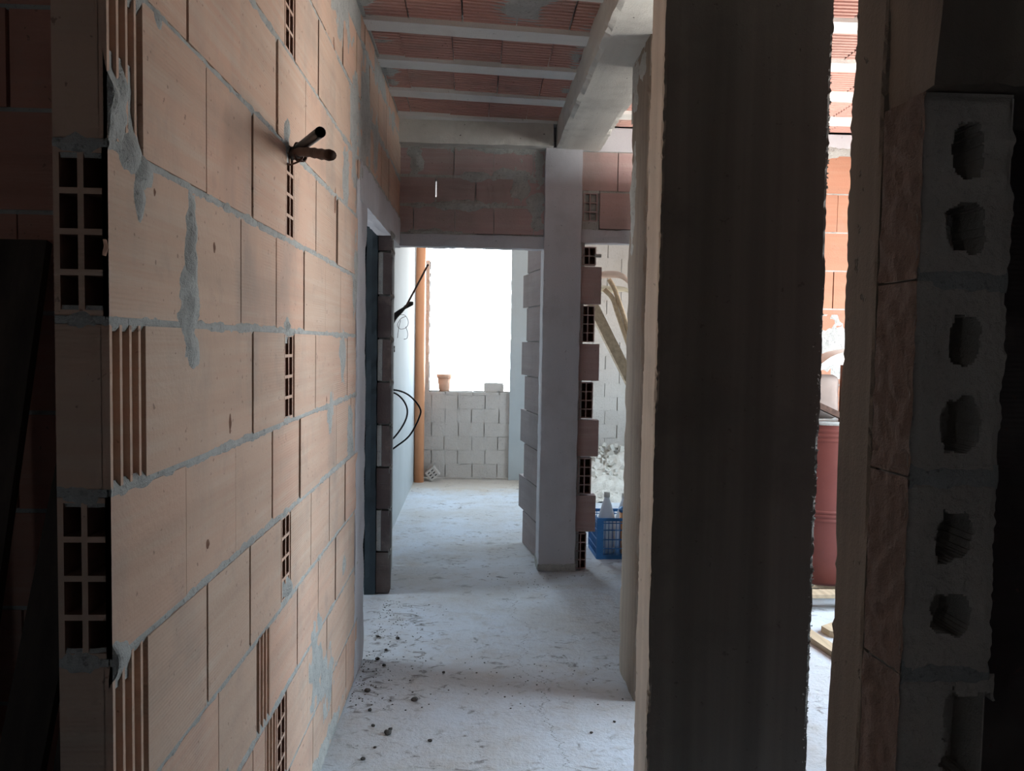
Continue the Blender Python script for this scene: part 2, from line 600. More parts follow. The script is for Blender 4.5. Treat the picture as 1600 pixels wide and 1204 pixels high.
for k in range(0, 13):
    z = Z[k] if k else .012
    amp = .0045 if k in (6, 7, 5, 8) else .004
    mb.box((E0, z - .007, -.08), (E1, z + .007, -.006), 1, .5, LW)
    lumpy_strip(mb, LW, E0, E1, z - .016, z + .016, 1, amp, 3 + k, .012, 5, 24, base=-.0015)
    for a in (E0,):   # mortar lip on the end of the wall
        smear(mb, Fr((-.59, E0, z), (1, 0, 0), (0, 0, 1), (0, -1, 0)), 0, 0, .055, .022, 1, .006, 40 + k, .004, 30, -.04, .04)
# thrown mortar patches on the passage face
for i, (u, v, ru, rv, am) in enumerate([
        (1.555, 1.70, .055, .20, .011), (1.555, 1.63, .085, .13, .012), (1.56, 1.56, .07, .09, .009), (1.24, 1.91, .09, .08, .012), (1.30, 1.86, .09, .06, .010), (1.34, 1.83, .07, .05, .010),
        (1.30, 2.13, .10, .05, .010), (1.23, 1.06, .06, .05, .010), (1.40, 2.10, .05, .03, .008), (1.33, 1.79, .03, .05, .007),
        (2.75, .42, .16, .26, .006), (2.95, .28, .20, .18, .006), (3.25, 1.50, .09, .13, .006), (3.0, 1.30, .07, .10, .005),
        (3.3, 2.15, .10, .25, .006), (3.5, 2.55, .16, .4, .007), (3.2, 2.85, .4, .16, .007), (2.3, 2.14, .06, .07, .010),
        (2.32, 1.60, .05, .05, .010), (3.55, 1.9, .09, .3, .006), (2.9, .05, .7, .07, .010), (3.3, .62, .14, .07, .006),
        (2.35, .83, .06, .04, .010), (1.75, .55, .10, .04, .008), (1.9, .27, .14, .05, .008), (3.45, 1.15, .10, .16, .006)]):
    smear(mb, LW, u, v, ru, rv, 1, am, 100 + i, .008, 15, E0)
for i, (x, y, ru, rv) in enumerate([(337, 388, .009, .016), (361, 662, .009, .03), (318, 105, .011, .04), (521, 312, .012, .05), (519, 76, .012, .04), (507, 625, .010, .03), (245, 300, .006, .010), (172, 387, .007, .012), (327, 850, .008, .010), (423, 235, .010, .012)]):
    p = P(x, y, 'X', -.545)
    smear(mb, LW, p.y, p.z, ru, rv, 2, .0022, 500 + i, .002, 40)
struct(mb.build('wall_left'), 'pink hollow clay brick partition along the left of the passage', 'wall')

# concrete edge of the partition, its lintel and the brickwork above the left doorway
mb = MB(CON_S, BR, MOR, HOLE)
rough_box(mb, (3.575, 0, -.08), (3.86, 2.30, .004), .025, .006, .012, 3, 0, 7, fr=LW)
rough_box(mb, (3.66, 2.20, -.082), (5.5, 2.385, .006), .03, .004, .008, 5, 0, 7, fr=LW)
masonry(mb, LW, .08, auto_courses(2.385, 3.03, .2625, 3.66, 5.5, .33, .12), (), mb_m=1, mo_m=2)
for k in range(3):
    lumpy_strip(mb, LW, 3.66, 5.45, 2.385 + .2625 * k - .025, 2.385 + .2625 * k + .025, 2, .006, 70 + k)
for i, (u, v, ru, rv) in enumerate([(3.85, 2.65, .28, .35), (4.3, 2.95, .6, .12), (4.9, 2.9, .4, .15), (4.2, 2.6, .12, .25), (3.7, 2.35, .12, .25)]):
    smear(mb, LW, u, v, ru, rv, 2, .007, 140 + i, .02)
struct(mb.build('wall_left_doorhead'), 'grey concrete jamb and lintel with brickwork over the left doorway', 'wall')

# far jamb of the left doorway: bonded brick ends facing back towards the camera
mb = MB(BR_SH, MOR, HOLE, CON_SH)
JF = Fr((0, 4.86, 0), (1, 0, 0), (0, 0, 1), (0, -1, 0))
mb.prism([(-.592, 4.90, 0), (-.516, 4.90, 0), (-.560, 5.5, 0), (-.64, 5.5, 0)], (0, 0, 2.205), 1)
for k in range(9):
    z0 = .01 + k * .2625
    z1 = min(z0 + .25, 2.20)
    if z1 - z0 < .05:
        continue
    if k % 2 == 0:
        mb.box((-.594, z0, -.1), (-.512, z1, -.006), 0, rng.random(), JF)
    else:
        mb.box((-.594, z0, -.1), (-.566, z1, -.012), 1, rng.random(), JF)
        mb.box((-.563, z0, -.1), (-.510, z1, .0), 0, rng.random(), JF)
    smear(mb, Fr((-.51, 4.9, z1), (0, 1, 0), (0, 0, 1), (1, 0, 0)), 0, 0, .06, .03, 1, .012, 160 + k, .012)
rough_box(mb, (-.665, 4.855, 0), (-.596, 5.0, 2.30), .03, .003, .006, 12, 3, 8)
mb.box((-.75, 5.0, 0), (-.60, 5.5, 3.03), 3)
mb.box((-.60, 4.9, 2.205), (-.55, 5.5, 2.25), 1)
struct(mb.build('wall_left_far'), 'dark brick and concrete far jamb of the left doorway', 'wall')

# room behind the left partition
mb = MB(CON_S)
mb.box((-3.6, 2.42, 0), (-.66, 2.50, 3.03))
mb.box((-3.6, 5.0, 0), (-.66, 5.1, 3.03))
for q in cut((2.5, 5.0, 0, 3.03), [(4.05, 4.92, .5, 2.6)]):
    mb.box((-3.6, q[0], q[2]), (-3.5, q[1], q[3]))
struct(mb.build('wall_left_room'), 'concrete walls of the side room beyond the left doorway', 'wall')

# brick wall seen past the end of the left partition
mb = MB(BR_R, MOR, HOLE)
masonry(mb, Fr((0, 2.17, 0), (1, 0, 0), (0, 0, 1), (0, -1, 0)), .12, auto_courses(.03, 3.03, .265, -2.3, -.66, .25, .08), (), gap=.008)
struct(mb.build('wall_left_dark'), 'dark red brick wall in shadow behind the near end of the partition', 'wall')

# ---- cross wall with the two doorways, and the bright right-hand room's end wall
XW = Fr((0, 5.42, 0), (1, 0, 0), (0, 0, 1), (0, -1, 0))
mb = MB(BR_D, MOR, HOLE, CON_S, CON_B)
cs = auto_courses(2.29, 2.87, .1935, -.54, .46, .265, .12)
masonry(mb, XW, .10, cs, [(-.288, -.276, 2.49, 2.66)], bed=.02)
rough_box(mb, (-.56, 2.205, -.10), (.47, 2.29, .008), .03, .003, .008, 21, 3, 7, fr=XW)
rough_box(mb, (-.60, 2.87, -.10), (.50, 3.06, .10), .04, .004, .010, 22, 4, 6, fr=XW)
for i, (u, v, ru, rv) in enumerate([(.28, 2.62, .10, .20), (.20, 2.70, .20, .05), (-.42, 2.78, .08, .12), (.10, 2.87, .5, .05), (-.1, 2.49, .5, .05), (.40, 2.5, .10, .25), (.0, 2.68, .25, .05), (-.3, 2.30, .3, .04), (.41, 2.8, .08, .2)]):
    smear(mb, XW, u, v, ru, rv, 1, .010, 200 + i, .014)
struct(mb.build('wall_across'), 'dark red brick wall and lintel over the opening to the end room', 'wall')

# toothed jamb right of the pillar + brickwork over the right doorway
mb = MB(BR_D, MOR, HOLE, CON_S)
JX = .70
cz = [0, .262, .525, .787, 1.05, 1.31, 1.575, 1.835, 2.10, 2.235]
mb.box((JX - .02, 0, -.10), (JX + .035, 2.9, -.004), 1, .5, XW)
for k in range(9):
    a, b = cz[k] + .006, cz[k + 1] - .006
    if k % 2 == 0:
        mb.box((JX, a - .005, -.10), (JX + .018, b + .005, .001), 1, .5, XW)
        hole_brick(mb, Fr(XW(JX + .018 - .01 * (k == 0), a, 0), (1, 0, 0), (0, 0, 1), (0, -1, 0)), .095 - .014 * (k == 0), b - a, .09, 2, 4 if k < 8 else 2, 0, 2, web=.007, t=.3)
    else:
        mb.box((JX, a, -.10), (JX + .150 + rng.uniform(-.008, .008), b, .002), 0, rng.random(), XW)
mb.tube([XW(JX + .10, 2.17, .02), XW(JX + .145, 2.168, .01)], .012, 8, 1)
rough_box(mb, (JX - .02, 2.255, -.10), (1.2, 2.345, .006), .03, .003, .008, 23, 3, 7, fr=XW)
masonry(mb, XW, .10, [(2.345, 2.60, [.83, 1.12, 1.2]), (2.60, 2.87, [.70, .95, 1.2])], (), bed=.014)
hole_brick(mb, Fr(XW(JX + .015, 2.40, 0), (1, 0, 0), (0, 0, 1), (0, -1, 0)), .10, .19, .09, 2, 3, 0, 2, web=.007, t=.3)
mb.box((JX, 2.345, -.10), (JX + .125, 2.40, .0), 1, .5, XW)
mb.box((JX, 2.59, -.10), (JX + .125, 2.61, .0), 1, .5, XW)
mb.box((.5, 2.87, -.10), (1.2, 3.06, .0), 3, .5, XW)
struct(mb.build('wall_across_right'), 'toothed brick jamb with open brick ends beside the concrete pillar', 'wall')

# end wall of the bright right-hand room
mb = MB(BR_O, MOR, HOLE, CON_S)
masonry(mb, XW, .12, auto_courses(.0, 2.90, .2625, 1.2, 3.45, .30, .23), (), bed=.010)
mb.box((1.2, 2.90, -.12), (3.45, 3.06, -.0), 3, .5, XW)
for i, (u, v, ru, rv) in enumerate([(2.45, 1.52, .30, .28), (2.40, 2.90, .35, .07), (3.2, 1.2, .3, .2), (2.3, 1.32, .3, .12)]):
    smear(mb, XW, u, v, ru, rv, 1, .007, 230 + i, .02)
struct(mb.build('wall_right_end'), 'orange brick end wall of the bright room beyond the concrete column', 'wall')

# side walls of the right-hand room, with the daylight opening
mb = MB(BR_O, MOR, CON_S)
for q in cut((1.1, 5.42, 0, 3.06), [(2.62, 4.9, .6, 2.75)]):
    mb.box((3.3, q[0], q[2]), (3.45, q[1], q[3]), 0, .5)
struct(mb.build('wall_right'), 'outer wall of the right-hand room round its wide daylight opening', 'wall')
mb = MB(BR_SH)  # near-black colour cuts the bounce onto the column front
mb.box((.64, 1.19, 0), (1.6, 1.29, 3.06))
mb.box((.985, 1.95, 0), (3.3, 2.05, 3.06))  # unseen wall added to shade the column front and near left wall
mb.box((1.55, 1.29, 0), (1.6, 1.95, 3.06))
mb.box((1.12, 3.42, 0), (1.22, 5.36, 2.66))  # unseen partition, kept below the ceiling so light passes over it
struct(mb.build('wall_right_blocker'), 'unseen walls flanking the right-hand room, darkened and placed to hold back light', 'wall')

# dark room the camera stands in
mb = MB(CON_S)
for q in cut((-2.4, 1.75, 0, 3.06), [(-1.8, -1.6, 1.3, 1.5)]):  # small opening added behind the camera to fill the dark foreground
    mb.box((q[0], -1.3, q[2]), (q[1], -1.2, q[3]))
mb.box((1.65, -1.2, 0), (1.75, 1.19, 3.06))
mb.box((-2.4, -1.2, 0), (-2.3, 2.17, 3.06))
struct(mb.build('wall_back'), 'bare walls round the dark room behind the viewpoint', 'wall')

# ---- concrete members
mb = MB(CON, MOR, CON_LIT)
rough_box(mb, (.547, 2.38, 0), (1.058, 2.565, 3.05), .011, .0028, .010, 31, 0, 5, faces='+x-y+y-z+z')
rough_box(mb, (.547, 2.38, 0), (1.058, 2.565, 3.05), .011, .0028, .010, 31, 2, 5, faces='-x')  # left face only: its light is painted in by the paler colour
cr = random.Random(5)
for i in range(900):
    z = cr.random() ** 1.5 * 2.4
    if nz((0, 0, z), 3.1, 8) < -.25 and z > .9:
        continue
    r = cr.uniform(.0015, .0055)
    x, y = 1.056 - abs(cr.gauss(0, .008)), 2.380 + cr.uniform(-.003, .02)
    if y > 2.385:
        x = 1.057
    vs = [Vector((x, y, z)) + Vector((cr.gauss(0, 1), cr.gauss(0, 1), cr.gauss(0, 1))).normalized() * r for _ in range(6)]
    mb.raw(vs, [(0, 1, 2), (0, 2, 3), (0, 3, 4), (0, 4, 5), (0, 5, 1), (1, 2, 3), (1, 3, 5), (3, 4, 5)], 1)
struct(mb.build('concrete_column'), 'large dark board-formed concrete column nearest the viewer', 'column')
mb = MB(CON_C, MOR)
rough_box(mb, (.715, 3.38, 0), (1.16, 3.74, 2.88), .03, .006, .014, 33, 0, 5)
for i, (u, v, ru, rv) in enumerate([(3.68, 2.75, .10, .15), (3.66, 2.2, .06, .35), (3.5, 2.8, .12, .1)]):
    smear(mb, Fr((.715, 0, 0), (0, 1, 0), (0, 0, 1), (-1, 0, 0)), u, v, ru, rv, 1, .012, 260 + i, .02)
struct(mb.build('concrete_column'), 'brownish concrete column standing just behind the large dark column', 'column')
mb = MB(CON_S, MOR)
rough_box(mb, (.452, 5.37, 0), (.705, 5.62, 2.88), .028, .003, .007, 35, 0, 6)
rough_box(mb, (.445, 5.362, 0), (.71, 5.63, .055), .02, .006, .01, 36, 1, 9)
struct(mb.build('concrete_pillar'), 'grey square concrete pillar between the two far doorways', 'pillar')
mb = MB(CON_B)
rough_box(mb, (.52, 1.1, 2.87), (.825, 5.42, 3.06), .03, .004, .014, 37, 0, 4, faces='-x+x-y-z')
struct(mb.build('ceiling_beam'), 'pale rough concrete beam running from the column to the pillar', 'beam')

# wall leaf with toothed end behind the pillar
d = Vector((.405 - .471, 6.11 - 5.70, 0)).normalized()
SWL = Fr((.480, 5.60, 0), d, (0, 0, 1), (-d.y, d.x, 0))
mb = MB(BR_T, MOR, HOLE)
tz = [0, .26, .525, .79, 1.05, 1.315, 1.58, 1.84, 2.10, 2.3]
for k in range(9):
    e = .56 if k % 2 == 0 else .71
    mb.box((0, tz[k] + .004, -.09), (e + rng.uniform(-.02, .02), tz[k + 1] - .004, rng.uniform(-.002, .002)), 0, rng.random(), SWL)
mb.box((0, 0, -.08), (.54, 2.3, -.008), 1, .5, SWL)
struct(mb.build('wall_end_room_side'), 'toothed brick return wall behind the pillar at the end room', 'wall')

# ---- end room
WY = 9.04
WF = Fr((0, WY, 0), (1, 0, 0), (0, 0, 1), (0, -1, 0))
mb = MB(WHITE, MOR, PLAS)
wl, wr, sill = -.525, .425, 1.005
ops = [(wl, wr, sill, 2.80), (-.75, wr, 2.485, 2.80)]
masonry(mb, WF, .22, auto_courses(0.02, 2.9, .158, -.75, 2.7, .305, .11), ops, gap=.010, bed=.006, mb_m=0, mo_m=0, jit=.003, bedw=-.004)
mb.box((-.75, 2.80, -.22), (2.7, 3.05, 0), 2, .5, WF)
rough_box(mb, (.395, 0, -.02), (.62, 2.8, .03), .05, .004, .006, 44, 2, 5, fr=WF)
for i in range(16):   # broken, chipped edges round the opening
    v = 1.05 + rng.random() * 1.35
    smear(mb, Fr((wl, WY, v), (0, 1, 0), (0, 0, 1), (1, 0, 0)), .05, 0, .06, .04, 0, .012, 300 + i, .012)
struct(mb.build('wall_end'), 'whitewashed block wall with the bright open window at the far end', 'wall')
mb = MB(PLAS)
mb.box((-.80, 5.52, 0), (-.67, WY, 3.05))
for q in cut((5.5, WY, 0, 3.05), [(6.9, 8.1, 1.0, 2.1)]):
    mb.box((2.7, q[0], q[2]), (2.8, q[1], q[3]))
mb.box((-.80, 5.5, 2.9), (2.8, 5.53, 3.05))
mb.box((1.15, 5.52, 0), (2.8, 5.56, 3.05))
struct(mb.build('wall_end_left'), 'white plastered side walls of the end room', 'wall')
mb = MB(CON_S)
mb.box((-.85, 5.42, 3.03), (2.8, 9.3, 3.15))
struct(mb.build('ceiling_end_room'), 'plain concrete ceiling over the end room', 'ceiling')

# ---- ceiling: clay infill blocks between precast joists
ceil = MB(CLAY, MOR, JOI)
ceil.box((-3.6, -1.3, 3.09), (3.45, 5.5, 3.2), 1)


def bay(x0, x1, y0, sk, n, first, y_lo=-1.2):
    """ribbed clay blocks + joists; returns joist boxes"""
    js = []
    for k in range(-first, n):
        yc = y0 + .5 * k
        yj = lambda x: yc + sk * (x - x0)
        js.append([(x0, yj(x0)), (x1, yj(x1))])
        x = x0
        off = rng.uniform(.05, .25)
        while x < x1 - .01:
            e = min(x + (off if x == x0 else .25), x1)
            t = rng.random()
            g = rng.choice([.001, .003, .005])
            nr = 11
            ya, yb = .062, (.438 if not (x1 < .6 and k == n - 1) else .1)
            pr = []
            for r in range(nr):
                p0 = ya + (yb - ya) * r / nr
                w = (yb - ya) / nr
                pr += [(p0, 3.060), (p0 + w * .32, 3.060), (p0 + w * .45, 3.040), (p0 + w * .85, 3.040)]
            pr.append((yb, 3.060))
            dz = rng.uniform(-.004, .004)
            for (q0, h0), (q1, h1) in zip(pr[:-1], pr[1:]):
                ceil.face([(x + g, yj(x) + q0, h0 + dz), (e - g, yj(e) + q0, h0 + dz), (e - g, yj(e) + q1, h1 + dz), (x + g, yj(x) + q1, h1 + dz)], 0, t)
            x = e
    return js


A = bay(-.56, .54, 3.775, .105, 4, 8)
B = bay(1.18, 3.4, 3.62, 0, 4, 5)
C_ = bay(.80, 1.18, 3.62, 0, 4, 3)
D = bay(-2.4, -.60, 3.70, 0, 0, 9)
smear(ceil, Fr((0, 0, 3.045), (1, 0, 0), (0, 1, 0), (0, 0, -1)), .20, 3.52, .22, .32, 1, .012, 401, .02, 9)
smear(ceil, Fr((0, 0, 3.045), (1, 0, 0), (0, 1, 0), (0, 0, -1)), -.50, 4.5, .10, .6, 1, .016, 402, .02, 9)
smear(ceil, Fr((0, 0, 3.045), (1, 0, 0), (0, 1, 0), (0, 0, -1)), -.52, 3.4, .10, .6, 1, .016, 403, .02, 9)
smear(ceil, Fr((0, 0, 3.045), (1, 0, 0), (0, 1, 0), (0, 0, -1)), .50, 4.4, .07, .9, 1, .014, 404, .02, 9)
ceil.box((-.6, 1.1, 3.03), (-.52, 5.5, 3.09), 1)
ceil_o = struct(ceil.build('ceiling'), 'ceiling of ribbed red clay blocks between pale concrete joists', 'ceiling')
for js in (A, B, C_, D):
    for (a, b) in js:
        if a[1] < 1.0 and js is not D or a[1] > 5.35:
            continue
        m = MB(JOI)

        def fn(s, t, a=a, b=b):
            prof = [(-.066, 3.06), (-.062, 3.02), (.062, 3.02), (.066, 3.06)]
            q = prof[round(t * 3)]
            x = a[0] + (b[0] - a[0]) * s
            return (x, a[1] + (b[1] - a[1]) * s + q[0] + .004 * nz((x, q[0], a[1]), 6), q[1] + .002 * nz((x, q[0] * 9, a[1]), 9))
        m.grid(24, 3, fn)
        m.box((a[0], min(a[1], b[1]) - .05, 3.058), (b[0], max(a[1], b[1]) + .05, 3.085))
        m.build('ceiling_joist', ceil_o)

# ---- near right jamb: lava blocks with open cores against a concrete strip
RJ = Fr((.566, 1.0, 0), (1, 0, 0), (0, 0, 1), (0, -1, 0))
mb = MB(LAVA, RUDDY, MOR, CON_C, HOLE)


def cored_block(z0, z1, holes, seed, bulge=0.0):
    """end of a block: gritty front with ragged core openings cut right through the relief"""
    W_ = .122
    D_ = .092
    st = .0028
    nu, nv = int(W_ / st), int((z1 - z0) / st)

    def inside(u, v):
        for (cu, cv, ru, rv) in holes:
            a = math.atan2((v - cv) / rv, (u - cu) / ru)
            r = math.hypot((u - cu) / ru, (v - cv) / rv)
            sq = 1 / max(abs(math.cos(a)), abs(math.sin(a)))
            lim = min(sq, 1.16) * (1 + .26 * nz((u, v, 0), 34, seed) + .14 * nz((u, v, 0), 100, seed))
            if r < lim:
                return True
        return False

    def pos(i, j):
        u, v = W_ * i / nu, z0 + (z1 - z0) * j / nv
        eu = min(u, W_ - u)
        ev = min(v - z0, z1 - v)
        e = max(0, 1 - min(eu, ev) / .012)
        h = .0022 * nz((u, v, 0), 60, seed) + .0015 * nz((u, v, 0), 140, seed) - .009 * e * (.6 + nz((u, v, 0), 22, seed))
        uu = u
        if eu > W_ / 2 - 1e-6 or True:
            k = max(0, (u - W_ + .02) / .02)
            uu = u + k * (.005 * nz((0, v, 0), 28, seed) + .003 * nz((0, v, 0), 90, seed) + bulge)
        return RJ(uu, v, h)
    ins = [[inside(W_ * (i + .5) / nu, z0 + (z1 - z0) * (j + .5) / nv) for i in range(nu)] for j in range(nv)]
    back = lambda p: Vector((p[0], p[1] + .07, p[2]))
    for j in range(nv):
        for i in range(nu):
            q = [pos(i, j), pos(i + 1, j), pos(i + 1, j + 1), pos(i, j + 1)]
            if ins[j][i]:
                mb.face([back(p) for p in q], 4, .3)
                if i and not ins[j][i - 1]:
                    mb.face([q[0], q[3], back(q[3]), back(q[0])], 0, .4)
                if i < nu - 1 and not ins[j][i + 1]:
                    mb.face([q[1], q[2], back(q[2]), back(q[1])], 0, .4)
                if j and not ins[j - 1][i]:
                    mb.face([q[0], q[1], back(q[1]), back(q[0])], 0, .4)
                if j < nv - 1 and not ins[j + 1][i]:
                    mb.face([q[3], q[2], back(q[2]), back(q[3])], 0, .4)
            else:
                mb.face(q, 0, .5)
    # ruddy side turned to the passage, other sides plain
    mb.grid(12, nv // 2, lambda a, b: Vector((.566 + .003 * nz((0, a * .09, z0 + (z1 - z0) * b), 50, seed) - .004 * a, 1.0 + D_ * a, z0 + (z1 - z0) * b)), 1, .5)
    mb.box((.566 + W_ - .004, 1.006, z0 + .004), (.566 + W_ - .002, 1.0 + D_, z1 - .004), 0)
    mb.box((.57, 1.004, z0), (.566 + W_ - .004, 1.0 + D_, z0 + .004), 0)
    mb.box((.57, 1.004, z1 - .004), (.566 + W_ - .004, 1.0 + D_, z1), 0)
    mb.box((.57, 1.0 + D_ - .008, z0), (.566 + W_ - .004, 1.0 + D_, z1), 0)


ytoz = lambda y: P(1500, y, 'Y', 1.0).z
bz = [ytoz(1400), ytoz(1052), ytoz(745), ytoz(436), ytoz(140)]


def core(px, py, rx, ry):
    p = P(px, py, 'Y', 1.0)
    return (p.x - .566, p.z, rx / F, ry / F)


cored_block(bz[3], bz[4] - .003, [core(1512, 232, 26, 42), core(1508, 358, 31, 40)], 51)
cored_block(bz[2], bz[3] - .003, [core(1507, 532, 26, 40), core(1498, 663, 34, 42)], 52)
cored_block(bz[1], bz[2] - .003, [core(1490, 838, 30, 40), core(1484, 960, 32, 38)], 53)
cored_block(bz[0], bz[1] - .003, [core(1510, 1160, 44, 80)], 54, .012)
zz = bz[0]
while zz > .02:
    z0 = max(0, zz - .25)
    mb.box((.566, 1.0, z0), (.69, 1.09, zz - .004), 0)
    zz = z0
for z in bz[1:4]:
    smear(mb, RJ, .06, z, .08, .016, 2, .0035, int(z * 100), .004, 40, .002, .121)
rough_box(mb, (.572, .985, bz[4]), (1.1, 1.19, 3.05), .02, .008, .008, 57, 3, 7)
rough_box(mb, (.567, 1.106, 0), (.67, 1.205, 3.05), .008, .0018, .006, 58, 3, 7, faces='-x+x-y+y')
struct(mb.build('wall_right_jamb'), 'near right jamb of dark lava blocks with ragged open cores', 'wall')
bpy.data.objects['wall_right_jamb'].data.materials[4] = LAVA


# ================================================================ things
def bez(p0, p1, p2, p3, n=16):
    p0, p1, p2, p3 = map(Vector, (p0, p1, p2, p3))
    return [p0 * (1 - t) ** 3 + p1 * 3 * t * (1 - t) ** 2 + p2 * 3 * t * t * (1 - t) + p3 * t ** 3 for t in [i / n for i in range(n + 1)]]


def catmull(pts, n=6):
    pts = [Vector(p) for p in pts]
    pts = [pts[0] * 2 - pts[1]] + pts + [pts[-1] * 2 - pts[-2]]
    out = []
    for i in range(1, len(pts) - 2):
        a, b, c, d = pts[i - 1:i + 3]
        for k in range(n):
            t = k / n
            out.append(.5 * ((2 * b) + (c - a) * t + (2 * a - 5 * b + 4 * c - d) * t * t + (3 * b - a - 3 * c + d) * t ** 3))
    out.append(pts[-2])
    return out


def thing(name, label, cat, loc, group=None):
    return empty(name, loc, label, cat, group)


def part(mbo, name, root, smooth=False):
    off = Vector(root.location)
    r = root.parent
    while r:
        off = off + Vector(r.location)
        r = r.parent
    mbo.v = [tuple(Vector(p) - off) for p in mbo.v]
    return mbo.build(name, root, smooth)


# orange drain pipe in the corner of the end room
pb = P(655.5, 751, 'Z', 0)
px_, py_ = -.612, 8.86
t = thing('drain_pipe', 'orange plastic drain pipe standing in the corner beside the bright window', 'pipe', (px_, py_, 0))
m = MB(ORANGE)
m.lathe([(0, 0), (.055, 0), (.055, 3.02), (0, 3.02)], (px_, py_, 0), 28)
part(m, 'pipe_run', t, True)
m = MB(ORANGE)
m.lathe([(.055, 2.62), (.063, 2.63), (.063, 2.76), (.066, 2.765), (.066, 2.785), (.055, 2.79)], (px_, py_, 0), 28)
part(m, 'socket_collar', t, True)

# flower pot and white block on the window sill
p = P(694, 611, 'Y', 9.12)
t = thing('flower_pot', 'small terracotta flower pot on the window sill', 'pot', (p.x, 9.12, sill))
m = MB(TERRA)
m.lathe([(0, 0), (.058, 0), (.078, .155), (.070, .155), (.052, .012), (0, .012)], (p.x, 9.12, sill), 26)
part(m, 'pot_body', t, True)
m = MB(TERRA)
m.lathe([(.077, .152), (.086, .154), (.088, .195), (.077, .197), (.070, .155)], (p.x, 9.12, sill), 26)
part(m, 'pot_rim', t, True)
p0, p1 = P(756, 611, 'Y', 9.10), P(787, 611, 'Y', 9.10)
m = MB(WHITE)
rough_box(m, (p0.x, 9.06, sill), (p1.x, 9.20, sill + .105), .02, .004, .012, 61, 0, 9)
o = m.build('block_offcut', loc=(p0.x, 9.06, sill))
tag(o, 'whitish block offcut lying at the right end of the window sill', 'block')

# loose hollow brick leaning by the pipe foot
c = P(671, 748, 'Z', 0)
t = thing('hollow_brick', 'loose grey hollow brick tilted on the floor beside the orange pipe', 'brick', (c.x, 8.87, 0))
an = math.radians(40)
fr = Fr((c.x + .035, 8.87, .004), (math.cos(an), 0, math.sin(an)), (-math.sin(an), 0, math.cos(an)), (0, -1, 0))
m = MB(WHITE, WHITE, BLACK)
hole_brick(m, fr, .12, .12, .12, 2, 3, 0, 2, web=.022)
part(m, 'brick_body', t)


def cable(name, path, r, label, cat, mat, group=None, n=8, smooth=True):
    m = MB(mat)
    m.tube(path, r, n)
    o = m.build(name, smooth=smooth, loc=tuple(path[0]))
    return tag(o, label, cat, group)


# black cables looping out of the side wall of the end room
YC = 5.9
ref = lambda x, y, Y=YC: P(x, y, 'Y', Y)


def wallpt(x, y):
    return P(x, y, 'X', -.665)


lo1 = catmull([(-.68, YC, ref(600, 610).z), ref(620, 609.5), ref(640, 618), ref(656, 637), ref(655, 652), ref(640, 680), ref(618, 698), (-.68, YC, ref(600, 712).z)], 6)
lo2 = catmull([(-.68, YC + .06, ref(600, 611).z), ref(617, 614, YC + .06), ref(630, 625, YC + .06), ref(636.5, 641, YC + .06), ref(632, 660, YC + .06), ref(616, 683, YC + .06), (-.68, YC + .06, ref(600, 697).z)], 6)
cable('cable_loop', lo1, .0065, 'larger black cable loop bulging from the wall across the orange pipe', 'cable', BLACK)
cable('cable_loop', lo2, .0065, 'smaller black cable loop nested inside the larger loop', 'cable', BLACK)

# bundle of dark conduits tied on the same wall, a thin rod and curled tie wire
YB = 6.4
q = lambda x, y, d=0: P(x, y, 'Y', YB + d)
t = thing('conduit_bundle', 'dark bundle of flexible conduits sticking out of the wall beside the pipe', 'conduit', (-.67, YB, q(610, 495).z))
for a in ([(596, 498), (618, 490), (632, 481), (645, 474.5)], [(596, 503), (617, 493), (630, 483), (639, 474), (645, 473)], [(598, 512), (618, 497), (628, 486), (634, 478)]):
    m = MB(BLACK)
    pts = [q(x, y, .02 * i) for i, (x, y) in enumerate(a)]
    pts[0].x = -.68
    m.tube(catmull(pts, 5), .012, 9)
    part(m, 'conduit', t, True)
for a in ([(620, 492), (632, 492), (638, 502), (635, 511), (626, 514), (621, 508), (626, 498), (634, 494)], [(634, 510), (637, 520), (636, 528), (631, 530)], [(626, 500), (623, 512), (621, 528)]):
    m = MB(RUST)
    m.tube(catmull([q(x, y, .03) for x, y in a], 5), .0022, 6)
    part(m, 'tie_wire', t, True)
rod = [q(633, 481, .02), q(650, 449, .05), q(669, 413, .09)]
cable('rod', catmull(rod, 4), .008, 'thin rusty rod slanting upward across the orange pipe', 'rod', RUST)

# small wall bracket on the jamb edge
p = P(615, 545, 'Y', 5.7)
t = thing('wall_bracket', 'tiny dark metal bracket on the dark jamb edge below the conduits', 'bracket', (p.x, 5.7, p.z))
m = MB(RUST)
m.box((p.x - .09, 5.69, p.z - .022), (p.x + .008, 5.72, p.z + .022))
part(m, 'plate', t)
m = MB(MOR)
m.tube([(p.x - .0, 5.686, p.z), (p.x + .0, 5.672, p.z)], .009, 8)
part(m, 'bolt', t)

# two cut tubes tied together, stuck in the left wall
b0 = LW(2.315, 2.085, -.06)
t = thing('conduit_stubs', 'two dark conduit stubs tied with wire sticking out of the left brick wall', 'conduit', tuple(LW(2.315, 2.085, 0)))


def on(x, y, w):
    d_ = CM.to_3x3() @ Vector(((x - 800) / F, -(y - 602) / F, -1))
    X = LW(2.3, 0, 0).x + w
    return P(x, y, 'X', X)


